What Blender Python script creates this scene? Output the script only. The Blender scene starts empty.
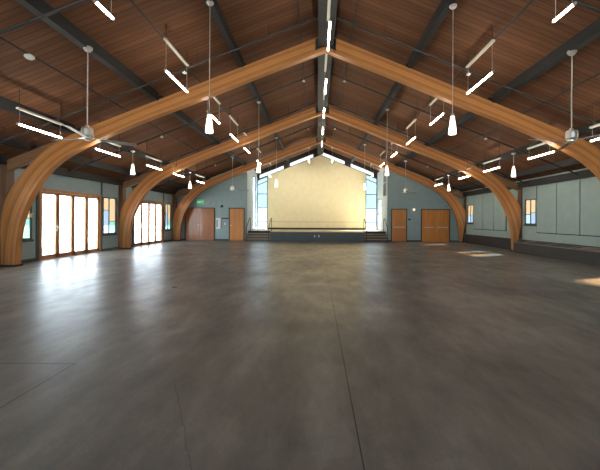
import bpy, bmesh, math, random
from mathutils import Vector, Matrix
random.seed(7)
sc = bpy.context.scene
COL = sc.collection
PI = math.pi

# ------------------------------------------------------------------ measures
XC = 0.22            # ridge line
RZ, RS = 7.00, 0.40  # ridge height and slope of the roof
XL, XR = -9.20, 9.50 # inner faces of the side walls
YF, YB, YS = -5.0, 21.0, 24.6   # wall behind the camera, back wall, stage back wall
XS0, XS1 = -4.62, 4.62          # stage recess
AY = [9.25, 14.80, 20.35]       # front faces of the arches
AT = 0.20
def roof(x): return RZ - RS*abs(x-XC)
SIDE = {-1: 'left', 1: 'right'}

# ------------------------------------------------------------------ materials
def nt(name):
    m = bpy.data.materials.new(name); m.use_nodes = True
    t = m.node_tree; b = t.nodes['Principled BSDF']
    return m, t, b
def N(t, typ, **kw):
    n = t.nodes.new(typ)
    for k, v in kw.items():
        if k in n.inputs: n.inputs[k].default_value = v
        else: setattr(n, k, v)
    return n
def L(t, a, b): t.links.new(a, b)
def mixcol(t, fac, c1, c2, blend='MIX'):
    n = t.nodes.new('ShaderNodeMix'); n.data_type = 'RGBA'; n.blend_type = blend
    for s, v in ((0, fac), (6, c1), (7, c2)):
        if hasattr(v, 'is_output'): L(t, v, n.inputs[s])
        else: n.inputs[s].default_value = v if s == 0 else (*v[:3], 1)
    return n.outputs[2]
def ramp(t, src, p):
    n = t.nodes.new('ShaderNodeValToRGB'); e = n.color_ramp.elements
    while len(e) < len(p): e.new(0.5)
    for i, (pos, c) in enumerate(p):
        e[i].position = pos; e[i].color = (c, c, c, 1) if not hasattr(c, '__len__') else (*c, 1)
    L(t, src, n.inputs[0]); return n.outputs[0]
def coords(t, scale=(1, 1, 1), which='Object'):
    c = N(t, 'ShaderNodeTexCoord'); m = N(t, 'ShaderNodeMapping'); m.inputs['Scale'].default_value = scale
    L(t, c.outputs[which], m.inputs[0]); return m.outputs[0]
def math_(t, op, a, b=None, c=None):
    n = t.nodes.new('ShaderNodeMath'); n.operation = op
    for i, v in enumerate((a, b, c)):
        if v is None: continue
        if hasattr(v, 'is_output'): L(t, v, n.inputs[i])
        else: n.inputs[i].default_value = v
    return n.outputs[0]

def paint(name, col, rough=0.6, var=0.12, metal=0.0, scale=3.0, spec=0.5):
    m, t, b = nt(name)
    n = N(t, 'ShaderNodeTexNoise', Scale=scale, Detail=4.0); L(t, coords(t), n.inputs['Vector'])
    lo = tuple(c*(1-var) for c in col); hi = tuple(min(1, c*(1+var)) for c in col)
    L(t, ramp(t, n.outputs['Fac'], [(0.3, lo), (0.7, hi)]), b.inputs['Base Color'])
    b.inputs['Roughness'].default_value = rough; b.inputs['Metallic'].default_value = metal
    b.inputs['Specular IOR Level'].default_value = spec
    return m
def wood(name, c1, c2, scale=(14, 14, 1.2), rough=0.45, coat=0.0):
    m, t, b = nt(name)
    v = coords(t, scale)
    n = N(t, 'ShaderNodeTexNoise', Scale=1.6, Detail=6.0, Distortion=0.6); L(t, v, n.inputs['Vector'])
    n2 = N(t, 'ShaderNodeTexNoise', Scale=0.5, Detail=2.0); L(t, v, n2.inputs['Vector'])
    f = math_(t, 'MULTIPLY_ADD', n2.outputs['Fac'], 0.6, math_(t, 'MULTIPLY', n.outputs['Fac'], 0.5))
    L(t, ramp(t, f, [(0.35, c1), (0.75, c2)]), b.inputs['Base Color'])
    b.inputs['Roughness'].default_value = rough; b.inputs['Coat Weight'].default_value = coat
    return m
def glulam(name, c1, c2, lam=14.0):
    """laminated timber; UV x runs along the member, y across its depth"""
    m, t, b = nt(name)
    uv = N(t, 'ShaderNodeUVMap'); s = N(t, 'ShaderNodeSeparateXYZ'); L(t, uv.outputs[0], s.inputs[0])
    k = math_(t, 'MULTIPLY', s.outputs['Y'], lam)
    wn = N(t, 'ShaderNodeTexWhiteNoise', noise_dimensions='1D'); L(t, math_(t, 'FLOOR', k), wn.inputs['W'])
    fr = math_(t, 'FRACT', k)
    line = ramp(t, fr, [(0.0, 0.45), (0.1, 1.0), (0.92, 1.0), (1.0, 0.6)])
    mp = N(t, 'ShaderNodeMapping'); mp.inputs['Scale'].default_value = (1.2, 26, 1); L(t, uv.outputs[0], mp.inputs[0])
    n = N(t, 'ShaderNodeTexNoise', Scale=2.2, Detail=6.0); L(t, mp.outputs[0], n.inputs['Vector'])
    f = math_(t, 'MULTIPLY_ADD', wn.outputs['Value'], 0.45, math_(t, 'MULTIPLY', n.outputs['Fac'], 0.6))
    c = ramp(t, f, [(0.2, c1), (0.8, c2)])
    L(t, mixcol(t, 0.55, c, line, 'MULTIPLY'), b.inputs['Base Color'])
    b.inputs['Roughness'].default_value = 0.42
    return m
def emit(name, col, strength):
    m, t, b = nt(name)
    b.inputs['Base Color'].default_value = (*[.8*c for c in col], 1)
    b.inputs['Emission Color'].default_value = (*col, 1); b.inputs['Emission Strength'].default_value = strength
    return m
def glass(name, tint=(1, 1, 1), frost=0.0, gloss=0.12, dcol=(0.8, 0.8, 0.8)):
    m, t, b = nt(name)
    out = t.nodes['Material Output']; t.nodes.remove(b)
    tr = N(t, 'ShaderNodeBsdfTransparent'); tr.inputs[0].default_value = (*tint, 1)
    last = tr.outputs[0]
    if frost > 0:
        tl = N(t, 'ShaderNodeBsdfTranslucent'); tl.inputs[0].default_value = (*dcol, 1)
        mx = N(t, 'ShaderNodeMixShader'); mx.inputs[0].default_value = frost
        L(t, last, mx.inputs[1]); L(t, tl.outputs[0], mx.inputs[2]); last = mx.outputs[0]
    gl = N(t, 'ShaderNodeBsdfGlossy'); gl.inputs['Roughness'].default_value = 0.03
    lw = N(t, 'ShaderNodeLayerWeight'); lw.inputs[0].default_value = 0.5
    fr = math_(t, 'MULTIPLY_ADD', math_(t, 'POWER', lw.outputs['Facing'], 4.0), 0.75, 0.04)
    mx = N(t, 'ShaderNodeMixShader'); L(t, fr, mx.inputs[0])
    L(t, last, mx.inputs[1]); L(t, gl.outputs[0], mx.inputs[2]); L(t, mx.outputs[0], out.inputs[0])
    return m

def floor_mat():
    m, t, b = nt('polished_concrete')
    v = coords(t)
    s = N(t, 'ShaderNodeSeparateXYZ'); L(t, v, s.inputs[0])
    n1 = N(t, 'ShaderNodeTexNoise', Scale=0.55, Detail=8.0, Roughness=0.62, Distortion=0.5); L(t, v, n1.inputs['Vector'])
    mp = N(t, 'ShaderNodeMapping'); mp.inputs['Scale'].default_value = (1.7, 0.6, 1); mp.inputs['Rotation'].default_value = (0, 0, 0.5); L(t, v, mp.inputs[0])
    n2 = N(t, 'ShaderNodeTexNoise', Scale=2.2, Detail=9.0, Roughness=0.65); L(t, mp.outputs[0], n2.inputs['Vector'])
    n3 = N(t, 'ShaderNodeTexNoise', Scale=60.0, Detail=3.0); L(t, v, n3.inputs['Vector'])
    f = math_(t, 'MULTIPLY_ADD', n1.outputs['Fac'], 0.55, math_(t, 'MULTIPLY_ADD', n2.outputs['Fac'], 0.4, math_(t, 'MULTIPLY', n3.outputs['Fac'], 0.1)))
    c = ramp(t, f, [(0.38, (0.102, 0.091, 0.077)), (0.53, (0.192, 0.172, 0.143)), (0.68, (0.335, 0.300, 0.245))])
    # saw-cut joints
    def joint(axis, at, w, gate=None):
        d = math_(t, 'ABSOLUTE', math_(t, 'SUBTRACT', s.outputs[axis], at))
        j = math_(t, 'LESS_THAN', d, w)
        if gate: j = math_(t, 'MULTIPLY', j, gate)
        return j
    near = math_(t, 'LESS_THAN', s.outputs['Y'], 3.1)
    left = math_(t, 'LESS_THAN', s.outputs['X'], -2.32)
    j = joint('X', 0.275, 0.0042)
    j = math_(t, 'MAXIMUM', j, joint('X', -2.34, 0.006, near))
    j = math_(t, 'MAXIMUM', j, joint('Y', 3.1, 0.007, left))
    # a hairline crack left of the middle
    wob = math_(t, 'MULTIPLY_ADD', n2.outputs['Fac'], 0.12, math_(t, 'MULTIPLY', s.outputs['Y'], -0.526))
    cr = math_(t, 'LESS_THAN', math_(t, 'ABSOLUTE', math_(t, 'SUBTRACT', s.outputs['X'], math_(t, 'ADD', wob, 0.18))), 0.003)
    cr = math_(t, 'MULTIPLY', cr, math_(t, 'LESS_THAN', s.outputs['Y'], 2.7))
    j = math_(t, 'MAXIMUM', j, math_(t, 'MULTIPLY', cr, 0.55))
    j2 = math_(t, 'MAXIMUM', joint('Y', 8.7, 0.006), joint('Y', 14.6, 0.006))
    j2 = math_(t, 'MAXIMUM', j2, math_(t, 'MAXIMUM', joint('X', -5.0, 0.006), joint('X', 4.6, 0.006)))
    j = math_(t, 'MAXIMUM', j, math_(t, 'MULTIPLY', j2, 0.25))
    L(t, mixcol(t, j, c, (0.015, 0.013, 0.012)), b.inputs['Base Color'])
    r = ramp(t, f, [(0.40, 0.40), (0.66, 0.27)])
    L(t, r, b.inputs['Roughness'])
    b.inputs['Specular IOR Level'].default_value = 0.6
    return m
def deck_mat():
    m, t, b = nt('stained_roof_boards')
    v = coords(t)
    s = N(t, 'ShaderNodeSeparateXYZ'); L(t, v, s.inputs[0])
    k = math_(t, 'MULTIPLY', s.outputs['Y'], 1/0.14)
    wn = N(t, 'ShaderNodeTexWhiteNoise', noise_dimensions='1D'); L(t, math_(t, 'FLOOR', k), wn.inputs['W'])
    fr = math_(t, 'FRACT', k)
    line = ramp(t, fr, [(0.0, 0.25), (0.10, 1.0), (0.9, 1.0), (1.0, 0.25)])
    mp = N(t, 'ShaderNodeMapping'); mp.inputs['Scale'].default_value = (0.9, 14, 0.9); L(t, v, mp.inputs[0])
    n = N(t, 'ShaderNodeTexNoise', Scale=1.4, Detail=5.0); L(t, mp.outputs[0], n.inputs['Vector'])
    f = math_(t, 'MULTIPLY_ADD', wn.outputs['Value'], 0.4, math_(t, 'MULTIPLY', n.outputs['Fac'], 0.65))
    c = ramp(t, f, [(0.2, (0.130, 0.056, 0.027)), (0.8, (0.235, 0.105, 0.052))])
    L(t, mixcol(t, 0.75, c, line, 'MULTIPLY'), b.inputs['Base Color'])
    b.inputs['Roughness'].default_value = 0.7; b.inputs['Specular IOR Level'].default_value = 0.2
    bp = N(t, 'ShaderNodeBump', Strength=0.4, Distance=0.01); L(t, line, bp.inputs['Height']); L(t, bp.outputs[0], b.inputs['Normal'])
    return m

M = dict(
    floor=floor_mat(), deck=deck_mat(),
    glulam=glulam('glulam_timber', (0.37, 0.136, 0.040), (0.64, 0.272, 0.082)),
    beam=paint('dark_grey_beam', (0.024, 0.024, 0.024), 0.6),
    eave=paint('dark_brown_eave', (0.030, 0.024, 0.021), 0.6),
    post=wood('brown_post', (0.13, 0.062, 0.032), (0.22, 0.11, 0.055)),
    tail=wood('rafter_tail', (0.20, 0.10, 0.045), (0.31, 0.16, 0.075), (1.2, 14, 14)),
    teal=paint('teal_grey_wall', (0.31, 0.405, 0.405), 0.6, 0.05),
    panel=paint('pale_green_grey_panel', (0.385, 0.475, 0.430), 0.75, 0.05),
    joint=paint('panel_gap_black', (0.03, 0.034, 0.033), 0.7),
    recess=paint('white_recess_wall', (0.50, 0.60, 0.63), 0.6, 0.05),
    yellow=paint('cream_yellow_wall', (0.80, 0.69, 0.41), 0.65, 0.04),
    cream=paint('cream_rail', (0.52, 0.42, 0.24), 0.5),
    darkteal=paint('dark_teal_frame', (0.055, 0.075, 0.075), 0.5),
    black=paint('black_paint', (0.02, 0.02, 0.022), 0.5),
    stage=paint('blue_grey_stage_front', (0.085, 0.105, 0.108), 0.55, 0.05),
    stagetop=wood('stage_boards', (0.45, 0.33, 0.17), (0.58, 0.45, 0.26), (1, 10, 1), 0.4),
    tread=wood('stair_tread', (0.40, 0.22, 0.10), (0.55, 0.33, 0.16), (1, 10, 10)),
    fold=wood('folding_door_timber', (0.42, 0.16, 0.050), (0.60, 0.26, 0.09)),
    door=wood('veneer_door', (0.52, 0.18, 0.032), (0.76, 0.31, 0.070), (6, 6, 0.5), 0.38, 0.15),
    doord=wood('reddish_veneer_door', (0.33, 0.110, 0.034), (0.50, 0.190, 0.062), (6, 6, 0.5), 0.30, 0.3),
    heater=paint('dark_heater_metal', (0.050, 0.043, 0.040), 0.5),
    chrome=paint('brushed_chrome', (0.88, 0.86, 0.81), 0.32, 0.03, 1.0),
    steel=paint('pale_steel', (0.60, 0.57, 0.52), 0.4, 0.03, 0.6),
    blade=paint('fan_blade', (0.30, 0.28, 0.26), 0.45),
    white=paint('white_plastic', (0.78, 0.77, 0.74), 0.45, 0.03),
    channel=paint('cream_channel', (0.62, 0.57, 0.48), 0.5, 0.04),
    pipe=paint('black_pipe', (0.028, 0.025, 0.024), 0.55),
    lip=paint('tan_heater_lip', (0.36, 0.27, 0.20), 0.45),
    red=paint('red_alarm', (0.50, 0.06, 0.05), 0.4),
    tube=emit('lit_tube', (1.0, 0.93, 0.82), 24.0),
    shade=emit('lit_pendant_glass', (1.0, 0.86, 0.66), 3.5),
    exitg=emit('exit_sign_green', (0.03, 0.60, 0.22), 0.38),
    exitw=emit('exit_sign_letters', (0.85, 1.0, 0.9), 0.55),
    domel=emit('wall_lamp_glow', (1.0, 0.85, 0.6), 1.4),
    hazy=glass('hazy_pane', (0.42, 0.445, 0.45)),
    pane=glass('clear_pane', (0.93, 0.96, 0.97)),
    peach=glass('peach_pane', (0.36, 0.29, 0.21), 0.0),
    blue=glass('blue_pane', (0.26, 0.29, 0.325), 0.0),
    green=glass('green_pane', (0.22, 0.33, 0.29), 0.0),
    sky=glass('pale_blue_pane', (0.30, 0.345, 0.36), 0.0),
    ground=paint('pale_patio', (0.55, 0.54, 0.50), 0.8),
)

# ------------------------------------------------------------------ mesh helpers
def box(bm, x0, x1, y0, y1, z0, z1):
    vs = [bm.verts.new(p) for p in ((x0,y0,z0),(x1,y0,z0),(x1,y1,z0),(x0,y1,z0),(x0,y0,z1),(x1,y0,z1),(x1,y1,z1),(x0,y1,z1))]
    for f in ((3,2,1,0),(4,5,6,7),(0,1,5,4),(1,2,6,5),(2,3,7,6),(3,0,4,7)): bm.faces.new([vs[i] for i in f])
def prism(bm, pts, a, b, ax='Y'):
    """polygon extruded along an axis: pts are (x,z) for Y, (y,z) for X, (x,y) for Z"""
    mk = {'Y': lambda p, k: (p[0], k, p[1]), 'X': lambda p, k: (k, p[0], p[1]), 'Z': lambda p, k: (p[0], p[1], k)}[ax]
    A = [bm.verts.new(mk(p, a)) for p in pts]; B = [bm.verts.new(mk(p, b)) for p in pts]
    n = len(pts)
    bm.faces.new(A); bm.faces.new(B[::-1])
    for i in range(n): bm.faces.new((A[i], B[i], B[(i+1) % n], A[(i+1) % n]))
def tube(bm, pts, r, n=8, cap=True):
    rings = []
    P = [Vector(p) for p in pts]
    for i, p in enumerate(P):
        d = (P[min(i+1, len(P)-1)] - P[max(i-1, 0)]).normalized()
        u = d.cross(Vector((0, 0, 1))) if abs(d.z) < 0.95 else d.cross(Vector((0, 1, 0)))
        u.normalize(); w = d.cross(u)
        rr = r[i] if hasattr(r, '__len__') else r
        rings.append([bm.verts.new(p + (u*math.cos(2*PI*k/n) + w*math.sin(2*PI*k/n))*rr) for k in range(n)])
    for a, b in zip(rings, rings[1:]):
        for k in range(n): bm.faces.new((a[k], a[(k+1) % n], b[(k+1) % n], b[k]))
    if cap: bm.faces.new(rings[0][::-1]); bm.faces.new(rings[-1])
def lathe(bm, prof, cx=0, cy=0, n=20):
    """profile of (radius, z) about a vertical axis"""
    rings = [[bm.verts.new((cx + max(r, 0.0005)*math.cos(2*PI*k/n), cy + max(r, 0.0005)*math.sin(2*PI*k/n), z)) for k in range(n)] for r, z in prof]
    for a, b in zip(rings, rings[1:]):
        for k in range(n): bm.faces.new((a[k], a[(k+1) % n], b[(k+1) % n], b[k]))
    bm.faces.new(rings[0][::-1]); bm.faces.new(rings[-1])
def obj(name, bm, mat, parent=None, smooth=False, bevel=0.0, fix=True):
    if fix: bmesh.ops.recalc_face_normals(bm, faces=bm.faces[:])
    me = bpy.data.meshes.new(name); bm.to_mesh(me); bm.free()
    if mat is not None: me.materials.append(mat)
    if smooth:
        for p in me.polygons: p.use_smooth = True
    o = bpy.data.objects.new(name, me); COL.objects.link(o)
    if parent is not None: o.parent = parent
    if bevel > 0:
        b = o.modifiers.new('edge', 'BEVEL'); b.width = bevel; b.segments = 2; b.limit_method = 'ANGLE'
    return o
def tag(o, label, cat, group=None):
    o['label'] = label; o['category'] = cat
    if group: o['group'] = group
    return o
def thing(name, label, cat, loc=(0, 0, 0), group=None):
    o = bpy.data.objects.new(name, None); COL.objects.link(o); o.location = loc; o.empty_display_size = 0.1
    return tag(o, label, cat, group)
def struct(o): o['kind'] = 'structure'; return o
def sempty(name, loc=(0, 0, 0)):
    o = bpy.data.objects.new(name, None); COL.objects.link(o); o.location = loc; return struct(o)
def dup(root, loc, label, group=None):
    r = root.copy(); COL.objects.link(r); r.location = loc; r['label'] = label
    if group: r['group'] = group
    for ch in list(root.children):
        c = ch.copy(); COL.objects.link(c); c.parent = r
        for g in list(ch.children):
            d = g.copy(); COL.objects.link(d); d.parent = c
    return r
B = bmesh.new
def boxes(name, lst, mat, parent=None, bevel=0.0):
    bm = B()
    for b in lst: box(bm, *b)
    return obj(name, bm, mat, parent, bevel=bevel)

# ------------------------------------------------------------------ the shell
struct(boxes('floor', [(XL-0.15, XR+0.15, YF-0.15, YS+0.15, -0.15, 0)], M['floor']))
struct(boxes('ground', [(-60, 60, -40, 70, -0.35, -0.16)], M['ground']))
bm = B()
e0, e1 = XL-0.5, XR+0.3
prism(bm, [(e0, roof(e0)), (XC, RZ), (e1, roof(e1)), (e1, roof(e1)+0.2), (XC, RZ+0.2), (e0, roof(e0)+0.2)], YF-0.3, YS+0.6)
struct(obj('ceiling', bm, M['deck']))

# openings: (y0, y1, z0, z1)
WZ0, WZ1, DZ1 = 0.72, 2.33, 2.40
left_open = []
for a, b in ((9.5, 14.8), (15.05, 20.35)):
    pass
LW = [(9.62, 10.32), (13.74, 14.66), (15.2, 15.9), (19.38, 20.12)]
LD = [(10.58, 13.60), (16.02, 19.10), (5.0, 8.10), (-.6, 2.5)]
RW = [(8.35, 9.1), (13.86, 14.62), (15.12, 15.72), (19.44, 20.18)]
def side_wall(name, x0, x1, opens, mat):
    bm = B(); top = roof(x0 if abs(x0) < abs(x1) else x1)
    ys = YF
    for (a, b, z0, z1) in sorted(opens):
        box(bm, x0, x1, ys, a, 0, top)
        if z0 > 0: box(bm, x0, x1, a, b, 0, z0)
        box(bm, x0, x1, a, b, z1, top)
        ys = b
    box(bm, x0, x1, ys, YB, 0, top)
    return struct(obj(name, bm, mat))
side_wall('wall_left', XL-0.05, XL, [(a, b, WZ0, WZ1) for a, b in LW] + [(a, b, 0, DZ1) for a, b in LD], M['teal'])
RZ0, RZ1 = 1.25, 2.38
side_wall('wall_right', XR, XR+0.05, [(a, b, RZ0, RZ1) for a, b in RW], M['panel'])
bm = B()      # wall behind the camera, with three tall windows
FW = [(-7.2, -3.6), (-1.6, 2.0), (4.0, 7.6)]; FZ0, FZ1 = .75, 3.3
prism(bm, [(XL-0.15, FZ1), (XR+0.15, FZ1), (XR+0.15, roof(XR+0.15)), (XC, RZ), (XL-0.15, roof(XL-0.15))], YF-0.15, YF)
xs = XL-.15
for a, b in FW:
    box(bm, xs, a, YF-.15, YF, 0, FZ1); box(bm, a, b, YF-.15, YF, 0, FZ0); xs = b
box(bm, xs, XR+.15, YF-.15, YF, 0, FZ1)
struct(obj('wall_front', bm, M['teal']))
bm = B()
prism(bm, [(XL-0.15, 0), (XS0, 0), (XS0, roof(XS0)), (XL-0.15, roof(XL-0.15))], YB, YB+0.15)
prism(bm, [(XS1, 0), (XR+0.15, 0), (XR+0.15, roof(XR+0.15)), (XS1, roof(XS1))], YB, YB+0.15)
struct(obj('wall_back', bm, M['teal']))

# stage recess: side walls with a narrow side window, back wall with tall windows and sloping slots
SH = 0.64
SWL, SWR = (23.15, 24.35, SH+0.06, 4.55), (23.15, 24.35, SH+0.06, 2.95)
for s, x0, x1, (a, b, z0, z1) in ((-1, XS0-0.15, XS0, SWL), (1, XS1, XS1+0.15, SWR)):
    top = roof(XS0)-0.05
    bm = B()
    box(bm, x0, x1, YB+0.15, a, 0, top); box(bm, x0, x1, a, b, 0, z0); box(bm, x0, x1, a, b, z1, top); box(bm, x0, x1, b, YS, 0, top)
    struct(obj('wall_recess_'+SIDE[s], bm, M['recess']))
def low(x): return roof(x)-0.20
YX0, YX1 = -3.80, 3.72
bm = B()
hd = 0.44
prism(bm, [(YX0, 0), (YX1, 0), (YX1, low(YX1)-hd), (XC, RZ-.2-hd), (YX0, low(YX0)-hd)], YS, YS+0.15)
struct(obj('wall_stage', bm, M['yellow']))
bm = B()
SLOTS = [(-4.42, -2.58), (-2.10, -0.31), (0.25, 2.10), (2.56, 4.34)]
for k in (-1, 1):       # header band with the openings left free
    xs = [XS0-0.15, -4.42, -2.58, -2.10, -0.31, XC] if k < 0 else [XC, 0.25, 2.10, 2.56, 4.34, XS1+0.15]
    for i in range(5):
        a, b = xs[i], xs[i+1]
        if (a, b) in SLOTS:
            prism(bm, [(a, low(a)-hd), (b, low(b)-hd), (b, low(b)-0.40), (a, low(a)-0.40)], YS-0.02, YS+0.15)
            prism(bm, [(a, low(a)-0.13), (b, low(b)-0.13), (b, roof(b)), (a, roof(a))], YS-0.02, YS+0.15)
        else:
            prism(bm, [(a, low(a)-hd), (b, low(b)-hd), (b, roof(b)), (a, roof(a))], YS-0.02, YS+0.15)
struct(obj('trim_header', bm, M['eave']))

wn = 0
def window(parts, label=None):
    """parts: list of (name, bm, mat); returns a structure empty"""
    global wn
    wn += 1
    w = sempty('window_%d' % wn)
    return w
for (a, b) in SLOTS:
    w = window(0)
    bm = B(); g = 0.025
    for p, q in ((0.40, 0.40-g), (0.13+g, 0.13)):
        prism(bm, [(a, low(a)-p), (b, low(b)-p), (b, low(b)-q), (a, low(a)-q)], YS, YS+0.10)
    for x in (a, b-g): prism(bm, [(x, low(x)-0.40), (x+g, low(x+g)-0.40), (x+g, low(x+g)-0.13), (x, low(x)-0.13)], YS, YS+0.10)
    obj('window_frame', bm, M['white'], w)
    bm = B(); prism(bm, [(a, low(a)-0.40), (b, low(b)-0.40), (b, low(b)-0.13), (a, low(a)-0.13)], YS+0.05, YS+0.06)
    obj('pane', bm, M['hazy'], w)
# tall windows either side of the yellow wall
for s, (a, b) in ((-1, (XS0, YX0)), (1, (YX1, XS1))):
    w = window(0); xm = b if s < 0 else a
    zt = lambda x: low(x)-hd
    z0 = SH+0.05; fr = 0.055
    bm = B()
    box(bm, a, a+fr, YS, YS+0.12, 0, zt(a)); box(bm, b-fr, b, YS, YS+0.12, 0, zt(b))
    box(bm, a, b, YS, YS+0.12, 0, z0)
    prism(bm, [(a, zt(a)-0.06), (b, zt(b)-0.06), (b, zt(b)), (a, zt(a))], YS, YS+0.12)
    for z in (1.22, 2.28, 3.36): box(bm, a, b, YS, YS+0.10, z-0.025, z+0.025)
    prism(bm, [(a, zt(a)-0.42), (b, zt(b)-0.42), (b, zt(b)-0.37), (a, zt(a)-0.37)], YS, YS+0.10)
    obj('window_frame', bm, M['darkteal'], w)
    zs = [z0, 1.22, 2.28, 3.36]
    for i in range(4):
        if i < 3: bm = B(); box(bm, a+0.02, b-0.02, YS+0.05, YS+0.058, zs[i]+.01, zs[i+1]-.01)
        else: bm = B(); prism(bm, [(a+.02, 3.37), (b-.02, 3.37), (b-.02, zt(b)-0.02), (a+.02, zt(a)-0.02)], YS+0.05, YS+0.058)
        obj('pane', bm, M['hazy'] if i < 2 else M['sky'], w)
# narrow windows in the recess side walls
for s, x, (a, b, z0, z1) in ((-1, XS0, SWL), (1, XS1, SWR)):
    w = window(0); x0, x1 = (x-0.035, x) if s < 0 else (x, x+0.035)
    n = 4 if s < 0 else 2
    L_ = [(x0, x1, a, a+.05, z0, z1), (x0, x1, b-.05, b, z0, z1), (x0, x1, a, b, z0, z0+.05), (x0, x1, a, b, z1-.05, z1), (x0, x1, (a+b)/2-.02, (a+b)/2+.02, z0, z1)]
    for i in range(1, n): zz = z0+(z1-z0)*i/n; L_.append((x0, x1, a, b, zz-.02, zz+.02))
    boxes('window_frame', L_, M['darkteal'], w)
    boxes('pane', [((x0+x1)/2-.004, (x0+x1)/2+.004, a+.02, b-.02, z0+.02, z1-.02)], M['pane'], w)
# coloured side windows beside the arches
def colour_window(x, s, a, b, z0, z1, cells, sill=True, handle=None):
    w = window(0)
    x0, x1 = (x-0.03, x+0.015) if s < 0 else (x-0.015, x+0.03)
    f = 0.045
    L_ = [(x0, x1, a, a+f, z0, z1), (x0, x1, b-f, b, z0, z1), (x0, x1, a, b, z0, z0+f), (x0, x1, a, b, z1-f, z1)]
    ia, ib, iz0, iz1 = a+f, b-f, z0+f, z1-f
    panes = []
    for (u0, u1, v0, v1, mk) in cells:
        ya, yb = ia+(ib-ia)*u0, ia+(ib-ia)*u1; za, zb = iz0+(iz1-iz0)*v0, iz0+(iz1-iz0)*v1
        if u1 < 1: L_.append((x0+.005, x1-.003, yb-.013, yb+.013, za, zb))
        if v1 < 1: L_.append((x0+.005, x1-.003, ya, yb, zb-.013, zb+.013))
        panes.append((ya, yb, za, zb, mk))
    boxes('window_frame', L_, M['darkteal'], w)
    xm = (x0+x1)/2
    for (ya, yb, za, zb, mk) in panes:
        boxes('pane', [(xm-.003, xm+.003, ya, yb, za, zb)], M[mk], w)
    if sill:
        xs0, xs1 = (x-0.02, x+0.05) if s < 0 else (x-0.05, x+0.02)
        boxes('window_sill', [(xs0, xs1, a-.03, b+.03, z0-.07, z0)], M['darkteal'], w)
    if handle is not None:
        bm = B(); hx = x+0.02
        box(bm, hx, hx+.03, handle-.02, handle+.02, 1.42, 1.56); box(bm, hx+.03, hx+.05, handle-.12, handle+.02, 1.53, 1.56)
        obj('handle', bm, M['white'], w)
for a, b in FW:
    w = window(0); m_ = (a+b)/2
    boxes('window_frame', [(a, a+.06, YF-.1, YF, FZ0, FZ1), (b-.06, b, YF-.1, YF, FZ0, FZ1), (m_-.03, m_+.03, YF-.1, YF, FZ0, FZ1), (a, b, YF-.1, YF, FZ0, FZ0+.06), (a, b, YF-.1, YF, FZ1-.06, FZ1)], M['darkteal'], w)
    boxes('pane', [(a+.03, b-.03, YF-.06, YF-.052, FZ0+.03, FZ1-.03)], M['pane'], w)
near_cells = [(0, 1, 0, .42, 'green'), (0, 1, .42, 1, 'peach')]
far_cells = [(0, .45, 0, .66, 'blue'), (0, .45, .66, 1, 'peach'), (.45, 1, 0, .33, 'green'), (.45, 1, .33, 1, 'peach')]
for i, (a, b) in enumerate(LW):
    colour_window(XL, -1, a, b, WZ0, WZ1, near_cells if i % 2 == 0 else far_cells, handle=b-0.06 if i % 2 == 0 else None)
rcells = [(0, .5, 0, .45, 'blue'), (0, .5, .45, 1, 'peach'), (.5, 1, 0, .38, 'sky'), (.5, 1, .38, 1, 'peach')]
for a, b in RW: colour_window(XR, 1, a, b, RZ0, RZ1, rcells)

# folding glass doors in the left wall
dn = 0
for (a, b) in LD:
    dn += 1
    d = sempty('door_%d' % dn)
    x0, x1 = XL-0.10, XL+0.03
    boxes('door_frame', [(x0, x1, a, a+.07, 0, DZ1), (x0, x1, b-.07, b, 0, DZ1), (x0, x1, a+.07, b-.07, DZ1-.09, DZ1), (x0, x1, a+.07, b-.07, 0, .025)], M['fold'], d)
    n = 4; w_ = (b-a-.14)/n
    for i in range(n):
        p, q = a+.07+i*w_+.004, a+.07+(i+1)*w_-.004
        z0, z1 = .03, DZ1-.095
        leaf = boxes('door_leaf', [(XL-.06, XL-.005, p, p+.075, z0, z1), (XL-.06, XL-.005, q-.075, q, z0, z1), (XL-.06, XL-.005, p, q, z0, z0+.12), (XL-.06, XL-.005, p, q, z1-.09, z1)], M['fold'], d)
        boxes('pane', [(XL-.037, XL-.029, p+.06, q-.06, z0+.1, z1-.07)], M['pane'], leaf)
        if i in (0, 3):
            bm = B(); yy = q-.037 if i == 0 else p+.037
            box(bm, XL-.005, XL+.012, yy-.018, yy+.018, .95, 1.15); tube(bm, [(XL+.012, yy, 1.08), (XL+.055, yy, 1.08), (XL+.055, yy+.1, 1.08)], .009)
            obj('handle', bm, M['chrome'], leaf)
    # black trim posts either side
# dark vertical trim between windows and doors on the left wall
t_ = []
for a, b in LD: t_ += [(XL, XL+.025, a-.11, a-.005, 0, 2.95), (XL, XL+.025, b+.005, b+.085, 0, 2.95)]
struct(boxes('trim_1', t_, M['darkteal']))
struct(boxes('baseboard_left', [(XL, XL+.02, 8.2, LD[0][0]-.12, 0, .10), (XL, XL+.02, LD[0][1]+.09, LD[1][0]-.12, 0, .10), (XL, XL+.02, LD[1][1]+.09, YB, 0, .10)], M['darkteal']))

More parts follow.
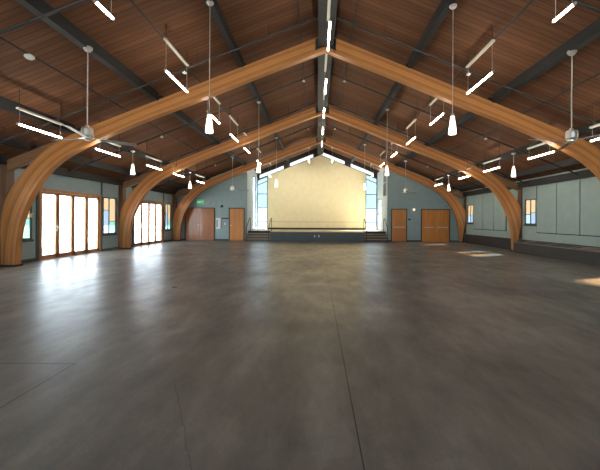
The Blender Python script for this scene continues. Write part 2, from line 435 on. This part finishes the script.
# doors of the back wall
def back_door(cx, w, leaves, mat, h=2.10, bars=None, knob=None):
    global dn
    dn += 1
    d = sempty('door_%d' % dn)
    y = YB; f = .05
    x0, x1 = cx-w/2, cx+w/2
    boxes('door_frame', [(x0-f, x0, y-.05, y, 0, h+f), (x1, x1+f, y-.05, y, 0, h+f), (x0, x1, y-.05, y, h, h+f)], M['black'], d)
    lw = w/leaves
    for i in range(leaves):
        p, q = x0+i*lw+.004, x0+(i+1)*lw-.004
        lf = boxes('door_leaf', [(p, q, y-.035, y, .012, h-.005)], mat, d, bevel=.003)
        if bars == 'push':
            boxes('push_bar', [(p+.12, q-.12, y-.10, y-.07, .92, .98), (p+.12, p+.18, y-.08, y-.035, .90, 1.0), (q-.18, q-.12, y-.08, y-.035, .90, 1.0)], M['chrome'] if False else M['steel'], lf)
        if knob is not None and (leaves == 1 or i == 0):
            kx = (q-.08 if knob > 0 else p+.08)
            bm = B(); lathe(bm, [(.035, 0), (.035, .01), (.012, .012), (.012, .04), (.032, .05), (.034, .07), (.02, .085)], n=14)
            k = obj('knob', bm, M['chrome'], lf, smooth=True); k.rotation_euler = (PI/2, 0, 0); k.location = (kx, y-.035, 1.0)
    return d
back_door(-7.68, 1.86, 2, M['doord'], knob=1)
back_door(-5.26, .92, 1, M['door'], knob=-1)
back_door(5.38, .94, 1, M['door'], bars='push')
back_door(7.77, 1.80, 2, M['door'], bars='push')
struct(boxes('baseboard_back', [(XL, -8.67, YB-.02, YB, 0, .1), (-6.69, -5.78, YB-.02, YB, 0, .1), (-4.74, XS0, YB-.02, YB, 0, .1), (XS1, 4.85, YB-.02, YB, 0, .1), (5.91, 6.81, YB-.02, YB, 0, .1), (8.73, XR, YB-.02, YB, 0, .1)], M['darkteal']))
# eave beams at the head of the side walls, and their shadow-gap rails
for s in (-1, 1):
    x = XL if s < 0 else XR
    x0, x1 = (x, x+.20) if s < 0 else (x-.20, x)
    bm = B(); zi = roof(x1 if s < 0 else x0)
    struct(boxes('trim_eave_'+SIDE[s], [(x0, x1, YF, YB, 2.94, 3.06), (x0+.03, x1-.03, YF, YB, 3.06, 3.20)], M['eave']))

# ------------------------------------------------------------------ laminated arches
def smooth_curve(P, n):
    out = []
    for i in range(len(P)-1):
        p0, p1, p2, p3 = (Vector(P[max(i-1, 0)]), Vector(P[i]), Vector(P[i+1]), Vector(P[min(i+2, len(P)-1)]))
        for k in range(n):
            t = k/n
            out.append(0.5*((2*p1)+(-p0+p2)*t+(2*p0-5*p1+4*p2-p3)*t*t+(-p0+3*p1-3*p2+p3)*t**3))
    out.append(Vector(P[-1])); return out
def resample(C, n):
    d = [0]
    for a, b in zip(C, C[1:]): d.append(d[-1]+(b-a).length)
    out = []; j = 0
    for i in range(n+1):
        s = d[-1]*i/n
        while j < len(d)-2 and d[j+1] < s: j += 1
        t = (s-d[j])/max(1e-9, d[j+1]-d[j]); out.append(C[j].lerp(C[j+1], t))
    return out
INNER = [(0, 6.32), (1.9, 5.58), (3.65, 4.87), (5.1, 4.31), (6.3, 3.81), (7.12, 3.42), (7.72, 3.04), (8.20, 2.55), (8.62, 1.83), (8.84, 1.20), (8.93, .55), (8.95, .05)]
TOPY = .222
OUT_L = [(0, RZ-TOPY), (1.9, RZ-.4*1.9-TOPY), (3.6, RZ-.4*3.6-TOPY), (5.2, RZ-.4*5.2-TOPY), (6.5, RZ-.4*6.5-TOPY), (7.15, 3.91), (7.66, 3.66), (8.10, 3.36), (8.58, 2.90), (8.97, 2.42), (9.24, 1.90), (9.36, 1.35), (9.36, .7), (9.34, .05)]
OUT_R = OUT_L[:-4] + [(9.24, 1.93), (9.26, 1.5), (9.17, .95), (9.08, .5), (9.02, .05)]
def half_arch(s):
    NN = 90
    wd = (lambda P: P) if s < 0 else (lambda P: [(u-.06*(u/8.95)**4, z) for u, z in P])
    I = resample(smooth_curve(wd(INNER), 10), NN); O = resample(smooth_curve(OUT_L if s < 0 else OUT_R, 10), NN)
    bm = B(); uvl = bm.loops.layers.uv.new('UVMap')
    K = 3
    rows = {}
    dist = [0]
    for i in range(NN): dist.append(dist[-1]+(I[i+1]-I[i]).length)
    for side, y in ((0, 0.0), (1, AT)):
        for i in range(NN+1):
            for k in range(K+1):
                p = I[i].lerp(O[i], k/K)
                rows[side, i, k] = bm.verts.new((s*p[0], y, p[1]))
    def quad(vs, uvs):
        f = bm.faces.new(vs)
        for l, u in zip(f.loops, uvs): l[uvl].uv = u
    dep = [(O[i]-I[i]).length for i in range(NN+1)]
    for side in (0, 1):
        for i in range(NN):
            for k in range(K):
                quad([rows[side, i, k], rows[side, i+1, k], rows[side, i+1, k+1], rows[side, i, k+1]],
                     [(dist[i], dep[i]*k/K), (dist[i+1], dep[i+1]*k/K), (dist[i+1], dep[i+1]*(k+1)/K), (dist[i], dep[i]*(k+1)/K)])
    for i in range(NN):
        for k in (0, K):
            quad([rows[0, i, k], rows[0, i+1, k], rows[1, i+1, k], rows[1, i, k]], [(dist[i], .01), (dist[i+1], .01), (dist[i+1], .035), (dist[i], .035)])
    for i in (0, NN):
        for k in range(K):
            quad([rows[0, i, k], rows[0, i, k+1], rows[1, i, k+1], rows[1, i, k]], [(0, 0), (.2, 0), (.2, .2), (0, .2)])
    bmesh.ops.recalc_face_normals(bm, faces=bm.faces[:])
    me = bpy.data.meshes.new('glulam_half'); bm.to_mesh(me); bm.free(); me.materials.append(M['glulam'])
    return me
halves = {s: half_arch(s) for s in (-1, 1)}
ALAB = ['nearest laminated timber arch spanning the whole hall over the grey floor',
        'middle laminated timber arch, standing between the two pairs of folding glass doors',
        'farthest laminated timber arch, standing just in front of the stage wall']
def arch(i):
    a = thing('timber_arch', ALAB[i], 'arch', (XC, AY[i], 0), 'laminated timber arches')
    for s in (-1, 1):
        o = bpy.data.objects.new('arch_half', halves[s]); COL.objects.link(o); o.parent = a
        bm = B(); u0, u1 = (8.92, 9.38) if s < 0 else (8.86, 9.06)
        box(bm, *sorted((s*u0, s*u1)), -.03, AT+.03, 0, .05)
        obj('base_shoe', bm, M['black'], a)
        # straight rafter tail to the wall post
        bm = B(); t0, t1 = 7.35, (9.40 if s < 0 else 9.27)
        prism(bm, [(s*t0, RZ-.4*t0-.225), (s*t1, RZ-.4*t1-.225), (s*t1, RZ-.4*t1-.53), (s*t0, RZ-.4*t0-.53)], .03, AT-.03)
        obj('rafter_tail', bm, M['tail'], a)
        bm = B(); box(bm, *sorted((s*9.22, s*(9.41 if s < 0 else 9.275))), .02 if s < 0 else .0, AT+.06, .0 if s < 0 else .58, 2.93)
        obj('wall_post', bm, M['post'], a)
        bm = B(); prism(bm, [(s*.03, 6.42), (s*.30, 6.30), (s*.30, 6.62), (s*.03, 6.73)], -.015, -.001)
        for bx in (.10, .22):
            for bz in (6.48, 6.58): box(bm, *sorted((s*bx-.012, s*bx+.012)), -.028, -.014, bz-.012-.0*bx, bz+.012)
        obj('ridge_plate', bm, M['beam'], a)
arch(0); arch(1); arch(2)

# ------------------------------------------------------------------ roof members
BAYS = [(-5.0, AY[0], 'in the near bay'), (AY[0]+AT, AY[1], 'between the near and middle arches'), (AY[1]+AT, AY[2], 'between the middle and far arches'), (AY[2]+AT, YS-.03, 'beyond the far arch')]
PU = [2.45, 4.90, 7.30, 8.60]
PN = ['upper', 'middle', 'lower', 'lowest']
for bi, (y0, y1, bt) in enumerate(BAYS):
    b = boxes('ridge_beam', [(XC-.22, XC+.22, y0, y1, 6.40, RZ-.092)], M['beam'])
    tag(b, 'dark grey ridge beam '+bt+', carrying ridge lights', 'beam', 'ridge beam lengths')
    for s in (-1, 1):
        for k, u in enumerate(PU):
            if bi == 3 and u > 4.5: y1_ = YB
            else: y1_ = y1
            x = XC+s*u
            bm = B(); hw = .075; dpt = .22
            prism(bm, [(x-hw, roof(x-hw)-.01), (x+hw, roof(x+hw)-.01), (x+hw, roof(x)-dpt), (x-hw, roof(x)-dpt)], y0, y1_)
            p = obj('roof_purlin', bm, M['beam'] if k < 3 else M['eave'])
            tag(p, 'dark grey %s purlin under the %s roof slope, %s' % (PN[k], SIDE[s], bt), 'roof beam', 'roof purlins')

# sprinkler pipes: cross pipes under each slope and long pipes along the hall
def cross_pipe(s, y, heads, lab, hub=None, umax=9.0):
    t = thing('sprinkler_pipe', lab, 'pipe', (XC, y, 0), 'sprinkler pipes across the slopes')
    bm = B(); u0 = .25
    tube(bm, [(s*u0, 0, RZ-.4*u0-.34), (s*umax, 0, RZ-.4*umax-.34)], .026)
    for u in (1.5, 3.3, 6.2, 8.2):
        if u < umax: tube(bm, [(s*u, 0, RZ-.4*u-.34), (s*u, 0, RZ-.4*u)], .008, 6)
    obj('pipe', bm, M['pipe'], t)
    for u in heads:
        z = RZ-.4*u-.34
        bm = B(); lathe(bm, [(.012, z-.015), (.012, z-.06), (.05, z-.065), (.055, z-.085), (.02, z-.11)], s*u, 0, 12)
        obj('sprinkler_head', bm, M['white'], t, smooth=False)
    return t
for y, hd_, bt in ((5.3, [], 'nearest to the camera'), (8.16, [3.62], 'just before the near arch'), (11.3, [.72, 5.72], 'between the near and middle arches'), (14.12, [], 'just before the middle arch'), (17.25, [.72, 5.72], 'between the middle and far arches')):
    for s in (-1, 1):
        cross_pipe(s, y, hd_, 'black sprinkler pipe up the %s roof slope, %s' % (SIDE[s], bt))
for s in (-1, 1):
    for u, nm in ((.70, 'beside the ridge'), (3.62, 'above the inner lights'), (5.72, 'between middle and lower purlins')):
        t = thing('conduit', 'thin black conduit along the %s roof slope, %s' % (SIDE[s], nm), 'conduit', (XC+s*u, 0, 0), 'conduits along the roof')
        z = roof(XC+s*u)
        bm = B(); tube(bm, [(0, -4.9, z-.19), (0, 20.9, z-.19)], .02)
        for q in range(11): tube(bm, [(0, -4.2+2.4*q, z-.19), (0, -4.2+2.4*q, z)], .006, 6)
        obj('pipe', bm, M['pipe'], t)
        if u == 5.72:
            bm = B(); lathe(bm, [(.03, z-.18), (.075, z-.21), (.085, z-.24), (.05, z-.275)], 0, 6.1, 14); obj('smoke_detector', bm, M['white'], t)
        if u == 3.62:
            bm = B(); box(bm, -.07, .07, 5.46, 5.62, z-.26, z-.13); obj('junction_box', bm, M['pipe'], t)

# ------------------------------------------------------------------ linear suspended lights
def overlap_arch(a, b):
    """split the span a..b so that nothing runs into an arch"""
    segs = [(a, b)]
    for y in AY:
        nxt = []
        for p, q in segs:
            lo, hi = y-.02, y+AT+.02
            if q <= lo or p >= hi: nxt.append((p, q)); continue
            if p < lo: nxt.append((p, lo))
            if q > hi: nxt.append((hi, q))
        segs = nxt
    return [s_ for s_ in segs if s_[1]-s_[0] > .12]
ORD = ['nearest', 'second', 'third', 'fourth', 'fifth', 'sixth', 'seventh']
def linear(u, y, z, zc, lab, length=1.22):
    t = thing('suspended_light', lab, 'ceiling light', (XC+u, y, z), 'linear suspended lights')
    segs = overlap_arch(y, y+length)
    bm = B()
    for p, q in segs: box(bm, -.035, .035, p-y, q-y, zc-z, zc-z+.045)
    obj('mounting_channel', bm, M['channel'], t, bevel=.006)
    if abs(u) > .1:
        zr = roof(XC+u)-z
        for p, q in segs:
            for yc in (p-y+.05, q-y-.05):
                bm = B(); tube(bm, [(0, yc, zc-z+.04), (0, yc, zr)], .008, 6); obj('hanger_rod', bm, M['pipe'], t)
    bm = B(); tube(bm, [(0, .03, 0), (0, length-.03, 0)], .021, 12); obj('lamp_tube', bm, M['tube'], t, smooth=False)
    for e0, e1 in ((0, .03), (length-.03, length)):
        bm = B(); tube(bm, [(0, e0, 0), (0, e1, 0)], .025, 12); obj('end_cap', bm, M['steel'], t)
    for yc in (segs[0][0]-y+.06, segs[-1][1]-y-.06):
        bm = B(); tube(bm, [(0, yc, .03), (0, yc, zc-z)], .004, 6); obj('hanging_cable', bm, M['steel'], t)
    return t
rows = {'ridge': (0, 5.62, 6.352, [6.75, 9.50, 12.0, 14.5, 17.2])}
for i, y in enumerate(rows['ridge'][3]):
    linear(0.03, y, 5.62, 6.352, 'lit tube light hung under the ridge, %s from the camera' % ORD[i])
for s in (-1, 1):
    ys = [4.68, 6.85, 9.50, 11.95, 14.25, 17.31, 21.35] if s < 0 else [4.68, 6.85, 9.50, 12.25, 15.03, 17.9, 21.35]
    for i, y in enumerate(ys):
        n_ = {0: 'nearest, cut by the top edge of the photo', 6: 'last one, over the stage'}.get(i, ORD[i]+' from the camera')
        linear(-3.50 if s < 0 else 3.54, y, 4.60 if i < 6 else 4.42, 5.25, 'lit tube light, %s inner row, %s' % (SIDE[s], n_), .45 if i == 0 else 1.22)
    ys = [6.90, 9.30, 12.1, 14.35, 17.1] if s < 0 else [6.90, 9.30, 12.1, 14.45, 17.6]
    for i, y in enumerate(ys):
        linear(s*6.70, y, 3.44, 3.76, 'lit tube light, %s outer row near the eave, %s from the camera' % (SIDE[s], ORD[i]))
    linear(s*.80, 21.2, 5.42, roof(XC+s*.8)-.30, 'lit tube light over the stage just %s of the ridge' % SIDE[s])

# ------------------------------------------------------------------ cone pendants
def pendant(x, y, ztop, zbot, lab):
    t = thing('pendant_lamp', lab, 'pendant lamp', (x, y, ztop), 'glass cone pendants')
    bm = B(); lathe(bm, [(.075, 0), (.075, -.02), (.05, -.05), (.012, -.06)], n=18); obj('canopy', bm, M['chrome'], t, smooth=False)
    h = zbot+.36-ztop
    bm = B(); tube(bm, [(0, 0, -.05), (0, 0, h+.05)], .008, 8); obj('stem', bm, M['steel'], t)
    bm = B(); lathe(bm, [(.02, h+.06), (.035, h+.05), (.038, h)], n=16); obj('cap', bm, M['chrome'], t)
    bm = B(); lathe(bm, [(.036, h), (.046, h-.08), (.062, h-.20), (.078, h-.34), (.072, h-.36), (.05, h-.362)], n=20); obj('glass_shade', bm, M['shade'], t, smooth=True)
    return t
for s in (-1, 1):
    x = XC-2.42 if s < 0 else XC+2.52
    for y, nm in ((6.5, 'nearest of three'), (12.0 if s < 0 else 12.6, 'second of three'), (17.2 if s < 0 else 18.5, 'farthest of three')):
        pendant(x, y, roof(x)-.22, 3.16, 'lit white glass cone pendant under the %s upper purlin, %s' % (SIDE[s], nm))
    x = XC+s*7.14
    for y, nm in ((12.0, 'nearer of two'), (17.4 if s < 0 else 17.9, 'farther of two')):
        pendant(x, y, roof(x)-.20, 3.06, 'small lit white cone pendant near the %s eave, %s' % (SIDE[s], nm))

# ------------------------------------------------------------------ ceiling fans
def fan(x, y, ztop, zm, ang, lab):
    t = thing('ceiling_fan', lab, 'ceiling fan', (x, y, ztop), 'ceiling fans on long rods')
    bm = B(); lathe(bm, [(.085, 0), (.085, -.03), (.05, -.08), (.02, -.09)], n=18); obj('canopy', bm, M['chrome'], t)
    h = zm-ztop
    bm = B(); tube(bm, [(0, 0, -.07), (0, 0, h+.14)], .011, 10); obj('rod', bm, M['steel'], t)
    bm = B(); lathe(bm, [(.03, h+.16), (.045, h+.12), (.09, h+.11), (.105, h+.08), (.105, h-.04), (.085, h-.07)], n=24); obj('motor_housing', bm, M['chrome'], t, smooth=False)
    bm = B(); lathe(bm, [(.085, h-.07), (.072, h-.11), (.045, h-.135), (.01, h-.14)], n=24); obj('switch_cup', bm, M['chrome'], t, smooth=True)
    for k in range(3):
        a = ang+k*2*PI/3
        def P(r, w, z): return (r*math.cos(a)-w*math.sin(a), r*math.sin(a)+w*math.cos(a), h-.09+z)
        bm = B()
        top = []; bot = []
        out = [(.22, -.045), (.45, -.062), (.70, -.068), (.88, -.060), (.90, -.02), (.90, .02), (.88, .060), (.70, .068), (.45, .062), (.22, .045)]
        for r, w in out:
            tilt = -w*.22
            top.append(bm.verts.new(P(r, w, tilt+.005))); bot.append(bm.verts.new(P(r, w, tilt-.005)))
        bm.faces.new(top); bm.faces.new(bot[::-1])
        for i in range(len(out)): j = (i+1) % len(out); bm.faces.new((top[i], bot[i], bot[j], top[j]))
        bl = obj('blade', bm, M['blade'], t)
        bm = B(); vs = [P(.10, -.02, .004), P(.27, -.035, .012), P(.27, .035, .004), P(.10, .02, .012)]
        A = [bm.verts.new(v) for v in vs]; C_ = [bm.verts.new((v[0], v[1], v[2]-.012)) for v in vs]
        bm.faces.new(A); bm.faces.new(C_[::-1])
        for i in range(4): j = (i+1) % 4; bm.faces.new((A[i], C_[i], C_[j], A[j]))
        obj('blade_iron', bm, M['chrome'], bl)
    return t
for s in (-1, 1):
    x = -4.64 if s < 0 else 5.12
    fan(x, 6.45, roof(x)-.20, 3.12, PI-.25 if s < 0 else PI+.08, 'large chrome ceiling fan before the near arch, %s side' % SIDE[s])
    x = XC+s*4.86
    fan(x, 17.5 if s < 0 else 18.4, roof(x)-.22, 3.10, .3 if s < 0 else 2.5, 'small far ceiling fan above the %s single door' % SIDE[s])

# ------------------------------------------------------------------ added fill spotlights behind the far arch, to brighten the yellow stage wall
for s in (-1, 1):
    for u, nm, pw in ((2.45, 'upper', 235),):
        x = XC+s*u; z = roof(x)-.22; y = 20.88
        t = thing('fill_spotlight', 'added black fill spotlight under the %s purlin behind the far arch, %s side' % (nm, SIDE[s]), 'spotlight', (x, y, z), 'added fill spotlights')
        bm = B(); box(bm, -.04, .04, -.04, .04, -.02, 0); tube(bm, [(0, 0, -.02), (0, 0, -.09)], .010, 8); obj('bracket', bm, M['black'], t)
        tgt = Vector((XC+s*1.6, YS, 2.5)); d = (tgt-Vector((x, y, z-.12))).normalized()
        p = Vector((0, 0, -.12))
        bm = B(); tube(bm, [p-d*.09, p+d*.10], [.05, .065], 14, cap=False); bm.faces.new([v for v in bm.verts[:14]][::-1]); obj('lamp_housing', bm, M['black'], t)
        li = bpy.data.lights.new('fill_spot', 'SPOT'); li.energy = pw; li.color = (1.0, .97, .90); li.spot_size = math.radians(110); li.spot_blend = .9; li.shadow_soft_size = .05
        lo = bpy.data.objects.new('fill_spot', li); COL.objects.link(lo); lo.location = Vector((x, y, z-.12))+d*.11
        lo.rotation_euler = d.to_track_quat('-Z', 'Y').to_euler()

# ------------------------------------------------------------------ stage, stairs and handrails
SY0, SY1 = 20.30, 21.40
st = thing('stage', 'low stage with a dark blue-grey front and pale board floor', 'stage', (0, SY0, 0))
pl = [(-2.95, 0), (3.02, 0), (3.02, SY1-SY0), (XS1-.01, SY1-SY0), (XS1-.01, YS-SY0-.01), (XS0+.01, YS-SY0-.01), (XS0+.01, SY1-SY0), (-2.95, SY1-SY0)]
bm = B(); prism(bm, pl, 0, SH-.035, 'Z'); obj('stage_base', bm, M['stage'], st)
bm = B(); pl2 = [(-2.97, -.02), (3.04, -.02)] + pl[2:7] + [(-2.97, SY1-SY0)]
pl2[2] = (3.04, SY1-SY0); prism(bm, pl2, SH-.035, SH, 'Z'); obj('stage_floor', bm, M['stagetop'], st)
boxes('edge_strip', [(XS0+.01, -2.99, SY1-SY0-.02, SY1-SY0-.001, SH-.14, SH-.0), (3.09, XS1-.01, SY1-SY0-.02, SY1-SY0-.001, SH-.14, SH)], M['black'], st)
for x in (-.14, .12):
    o = boxes('wall_socket', [(x-.035, x+.035, -.012, -.0, .30, .42)], M['white'], st, bevel=.004)
struct(boxes('baseboard_stage', [(YX0+.02, YX1-.02, YS-.03, YS, SH, SH+.14)], M['eave']))
struct(boxes('trim_chair_rail', [(-3.45, 3.35, YS-.025, YS, 1.21, 1.245)], M['cream']))
for s in (-1, 1):
    x0, x1 = (XS0+.02, -2.98) if s < 0 else (3.08, XS1-.02)
    t = thing('stage_stairs', 'short flight of steps with wooden treads on the %s of the stage' % SIDE[s], 'stairs', ((x0+x1)/2, 20.5, 0), 'stage stairs')
    hw = (x1-x0)/2
    rise = SH/4
    for k in range(3):
        boxes('riser', [(-hw, hw, .02+.29*k, .88, rise*k, rise*(k+1)-.035)], M['stage'], t)
        boxes('tread', [(-hw, hw, .29*k, .29*(k+1)+.01 if k < 2 else .875, rise*(k+1)-.035, rise*(k+1))], M['tread'], t, bevel=.006)
    boxes('nosing', [(-hw, hw, .865, .879, rise*3, SH-.145)], M['stage'], t)
def rail(x, lab, loop):
    t = thing('handrail', lab, 'handrail', (x, 20.5, 0), 'stage stair handrails')
    bm = B()
    P = smooth_curve([(0, -.08, .02), (0, -.08, .62), (0, -.02, .84), (0, .85, 1.42), (0, 1.0, 1.50), (0, 1.16, 1.44), (0, 1.20, 1.25), (0, 1.20, SH+.02)], 6)
    tube(bm, P, .022, 8)
    obj('rail', bm, M['black'], t, smooth=True)
    for y, z in ((-.08, 0), (1.20, SH)):
        bm = B(); lathe(bm, [(.05, z), (.05, z+.015), (.025, z+.02)], 0, y, 12); obj('foot_plate', bm, M['black'], t)
rail(-3.08, 'black handrail between the left steps and the stage front', 1)
rail(XS0+.10, 'black handrail at the outer side of the left steps', 1)
rail(3.17, 'black handrail between the right steps and the stage front', 1)
rail(XS1-.10, 'black handrail at the outer side of the right steps', 1)

# ------------------------------------------------------------------ things on the back wall
def letters(txt, size, depth, mat, parent, loc):
    cu = bpy.data.curves.new('lettering', 'FONT'); cu.body = txt; cu.size = size; cu.extrude = depth; cu.align_x = 'CENTER'; cu.align_y = 'CENTER'
    tmp = bpy.data.objects.new('lettering_tmp', cu); COL.objects.link(tmp)
    dg = bpy.context.evaluated_depsgraph_get(); me = bpy.data.meshes.new_from_object(tmp.evaluated_get(dg))
    bpy.data.objects.remove(tmp); me.materials.clear(); me.materials.append(mat)
    o = bpy.data.objects.new('lettering', me); COL.objects.link(o); o.parent = parent; o.location = loc; o.rotation_euler = (PI/2, 0, 0)
    return o
t = thing('exit_sign', 'green lit EXIT sign on the wall above the left double door', 'exit sign', (-7.66, YB, 2.52))
boxes('sign_body', [(-.21, .21, -.05, 0, -.15, .15)], M['white'], t, bevel=.008)
boxes('sign_face', [(-.195, .195, -.056, -.05, -.135, .135)], M['exitg'], t)
letters('EXIT', .17, .002, M['exitw'], t, (0, -.058, 0))
t = thing('fire_alarm', 'small red alarm with white strobe right of the exit sign', 'alarm', (-7.03, YB+.004, 2.47))
boxes('alarm_body', [(-.06, .06, -.05, 0, -.07, .07)], M['red'], t, bevel=.01)
boxes('strobe', [(-.03, .03, -.065, -.05, -.02, .045)], M['white'], t, bevel=.006)
t = thing('wall_sensor', 'small round grey sensor on the wall between the left doors', 'sensor', (-6.25, YB, 2.25))
bm = B(); lathe(bm, [(.07, 0), (.07, .02), (.05, .045), (.02, .055)], n=16); o = obj('sensor_dome', bm, M['beam'], t, smooth=True); o.rotation_euler = (PI/2, 0, 0)
boxes('sensor_plate', [(-.085, .085, -.008, 0, -.085, .085)], M['stage'], t)
t = thing('extinguisher_cabinet', 'white narrow wall cabinet beside the left double door, dark strip in its door', 'wall cabinet', (-6.46, YB+.004, 1.12))
boxes('cabinet_body', [(-.16, .16, -.09, 0, -.36, .36)], M['white'], t, bevel=.008)
boxes('door_strip', [(-.10, -.045, -.096, -.09, -.24, .24)], M['black'], t)
boxes('cabinet_handle', [(.10, .12, -.11, -.09, -.04, .04)], M['chrome'], t)
t = thing('room_sign', 'slim dark sign strip above the switch beside the left single door', 'sign', (-6.02, YB, 1.46))
boxes('sign_plate', [(-.21, .21, -.02, 0, -.028, .028)], M['black'], t); boxes('sign_backing', [(-.22, .22, -.008, 0, -.038, .038)], M['darkteal'], t)
t = thing('light_switch', 'small white switch plate under the dark sign strip', 'light switch', (-6.03, YB, 1.10))
boxes('switch_plate', [(-.05, .05, -.008, 0, -.065, .065)], M['white'], t, bevel=.003); boxes('switch_rocker', [(-.018, .018, -.014, -.008, -.035, .035)], M['white'], t)
t = thing('wall_lamp', 'small glowing round lamp on the wall between the right doors', 'wall lamp', (6.36, YB, 2.10))
bm = B(); lathe(bm, [(.075, 0), (.07, .04), (.045, .075), (.015, .085)], n=16); o = obj('lamp_dome', bm, M['domel'], t, smooth=True); o.rotation_euler = (PI/2, 0, 0)
boxes('lamp_base', [(-.13, .09, -.012, 0, -.09, .09)], M['cream'], t)
t = thing('door_sign', 'small dark sign beside the right single door', 'sign', (6.06, YB, 1.46))
boxes('sign_plate', [(-.085, .085, -.014, 0, -.05, .05)], M['darkteal'], t); boxes('sign_inset', [(-.07, .07, -.018, -.014, -.035, .035)], M['black'], t)
# louvre on the right recess wall
t = thing('wall_louvre', 'grey slatted air grille high on the right stage side wall', 'air grille', (XS1, 21.78, 3.0))
boxes('grille_frame', [(-.03, 0, -.50, -.46, 0, 1.9), (-.03, 0, .46, .50, 0, 1.9), (-.03, 0, -.46, .46, 0, .05), (-.03, 0, -.46, .46, 1.85, 1.9), (-.03, 0, -.46, .46, .92, .98)], M['recess'], t)
bm = B()
for k in range(23):
    z = .07+k*.076
    prism(bm, [(-.026, z), (-.022, z-.006), (-.002, z+.05), (-.006, z+.056)], -.46, .46)
obj('slats', bm, M['beam'], t)

# ------------------------------------------------------------------ right wall: panels and heater casings
edges = [(10.42, 11.53), (11.53, 12.66), (12.66, 13.80), (16.05, 17.18), (17.18, 18.30), (18.30, 19.40)]
edges = [(7.0-.0, 8.28), (9.16-.0, 9.2)] and [(9.52, 10.42)] + edges
PL = ['nearest pale green-grey wall panel in view on the right wall, by the near arch', 'pale green-grey wall panel, second in view from the near arch on the right wall', 'pale green-grey wall panel, two panels before the right coloured window', 'pale green-grey wall panel touching the near side of the right coloured window',
      'pale green-grey wall panel just past the middle arch on the right wall', 'pale green-grey wall panel, midway between middle and far arches on the right', 'pale green-grey wall panel touching the far right coloured window']
for (a, b), lb in zip(edges, PL):
    o = boxes('wall_panel', [(XR-.035, XR, a+.024, b-.024, .92, 2.88)], M['panel'], bevel=.004)
    tag(o, lb, 'wall panel', 'panels on the right wall')
g_ = []
for a, b in edges: g_ += [(XR-.008, XR, a-.024, a+.024, .89, 2.90), (XR-.008, XR, b-.024, b+.024, .89, 2.90)]
for a, b in ((9.52, 13.80), (16.05, 19.40)): g_.append((XR-.008, XR, a, b, .885, .92))
for a, b in RW[1:]: g_ += [(XR-.008, XR, a-.06, a, RZ1+.0, 2.90)]
struct(boxes('trim_panel_gaps', g_, M['joint']))
HB = [(3.0, 9.20, 'along the right wall before the near arch'), (9.52, 14.45, 'tan lip, nearer the camera')]
for hi, (a, b, nm) in enumerate(HB):
    if hi == 0: continue
    t = thing('heater_casing', 'dark heater casing along the right wall, '+nm, 'heater', (XR-.003, a, 0), None)
    Ln = b-a
    bm = B(); prism(bm, [(-.62, 0), (0, 0), (0, .54), (-.03, .55), (-.06, .53), (-.62, .45)], 0, Ln)
    # polygon axis: x/z extruded along y
    obj('casing', bm, M['heater'], t)
    boxes('front_lip', [(-.640, -.62, 0, Ln, .435, .46)], M['lip'] if hi == 1 else M['heater'], t)
    nb = 4
    for k in range(nb):
        y = Ln*(k+.45)/nb
        bm = B(); prism(bm, [(-.63, .46), (-.60, .45), (-.05, .532), (-.05, .548)], y-.018, y+.018)
        obj('bracket', bm, M['lip'], t)
    bm = B()
    n = int(1.5/.05)
    for k in range(n):
        y = .06+k*.05
        if y > Ln-.05: break
        prism(bm, [(-.55, .455), (-.14, .515), (-.14, .528), (-.55, .468)], y, y+.018)
    g = obj('grille', bm, M['lip'], t)
struct(boxes('baseboard_right', [(XR-.09, XR, YF, 9.2, 0, .55), (XR-.09, XR, 14.46, 14.78, 0, .55), (XR-.09, XR, 15.05, 20.33, 0, .55), (XR-.09, XR, 20.60, YB, 0, .55)], M['heater']))

# ------------------------------------------------------------------ daylight
w = bpy.data.worlds.new('daylight'); sc.world = w; w.use_nodes = True
t = w.node_tree; bg = t.nodes['Background']
bg.inputs[0].default_value = (0.80, 0.90, 1.0, 1); bg.inputs[1].default_value = 8.0
sun = bpy.data.lights.new('sun', 'SUN'); sun.energy = 120.0; sun.angle = math.radians(4); sun.color = (1.0, 0.97, 0.93)
so = bpy.data.objects.new('sun', sun); COL.objects.link(so)
so.rotation_euler = Vector((-2.5, -1.1, -1.75)).to_track_quat('-Z', 'Y').to_euler()

# ------------------------------------------------------------------ camera
f_px, yaw, roll, hh = 320.0, 0.0, 0.006, 1.41
x0 = 317+f_px*math.tan(yaw); y0 = 219.6
F = Vector((math.sin(yaw), math.cos(yaw), 0)); R0 = Vector((math.cos(yaw), -math.sin(yaw), 0)); U0 = Vector((0, 0, 1))
R_ = R0*math.cos(roll)+U0*math.sin(roll); U_ = -R0*math.sin(roll)+U0*math.cos(roll)
cam = bpy.data.cameras.new('camera'); co = bpy.data.objects.new('camera', cam); COL.objects.link(co)
cam.sensor_fit = 'HORIZONTAL'; cam.sensor_width = 36; cam.lens = f_px/600*36
cam.shift_x = (300-x0)/600; cam.shift_y = (y0-235)/600; cam.clip_end = 300
m = Matrix((R_, U_, -F)).transposed().to_4x4(); m.translation = (0, 0, hh); co.matrix_world = m
sc.camera = co
vs = sc.view_settings; vs.view_transform = 'Standard'; vs.look = 'None'; vs.gamma = 1; vs.use_curve_mapping = False; vs.exposure = 0.5
sc.cycles.use_denoising = True
sc.cycles.max_bounces = 10; sc.cycles.diffuse_bounces = 6; sc.cycles.transparent_max_bounces = 12
sc.cycles.sample_clamp_indirect = 8.0
sc.cycles.use_light_tree = True
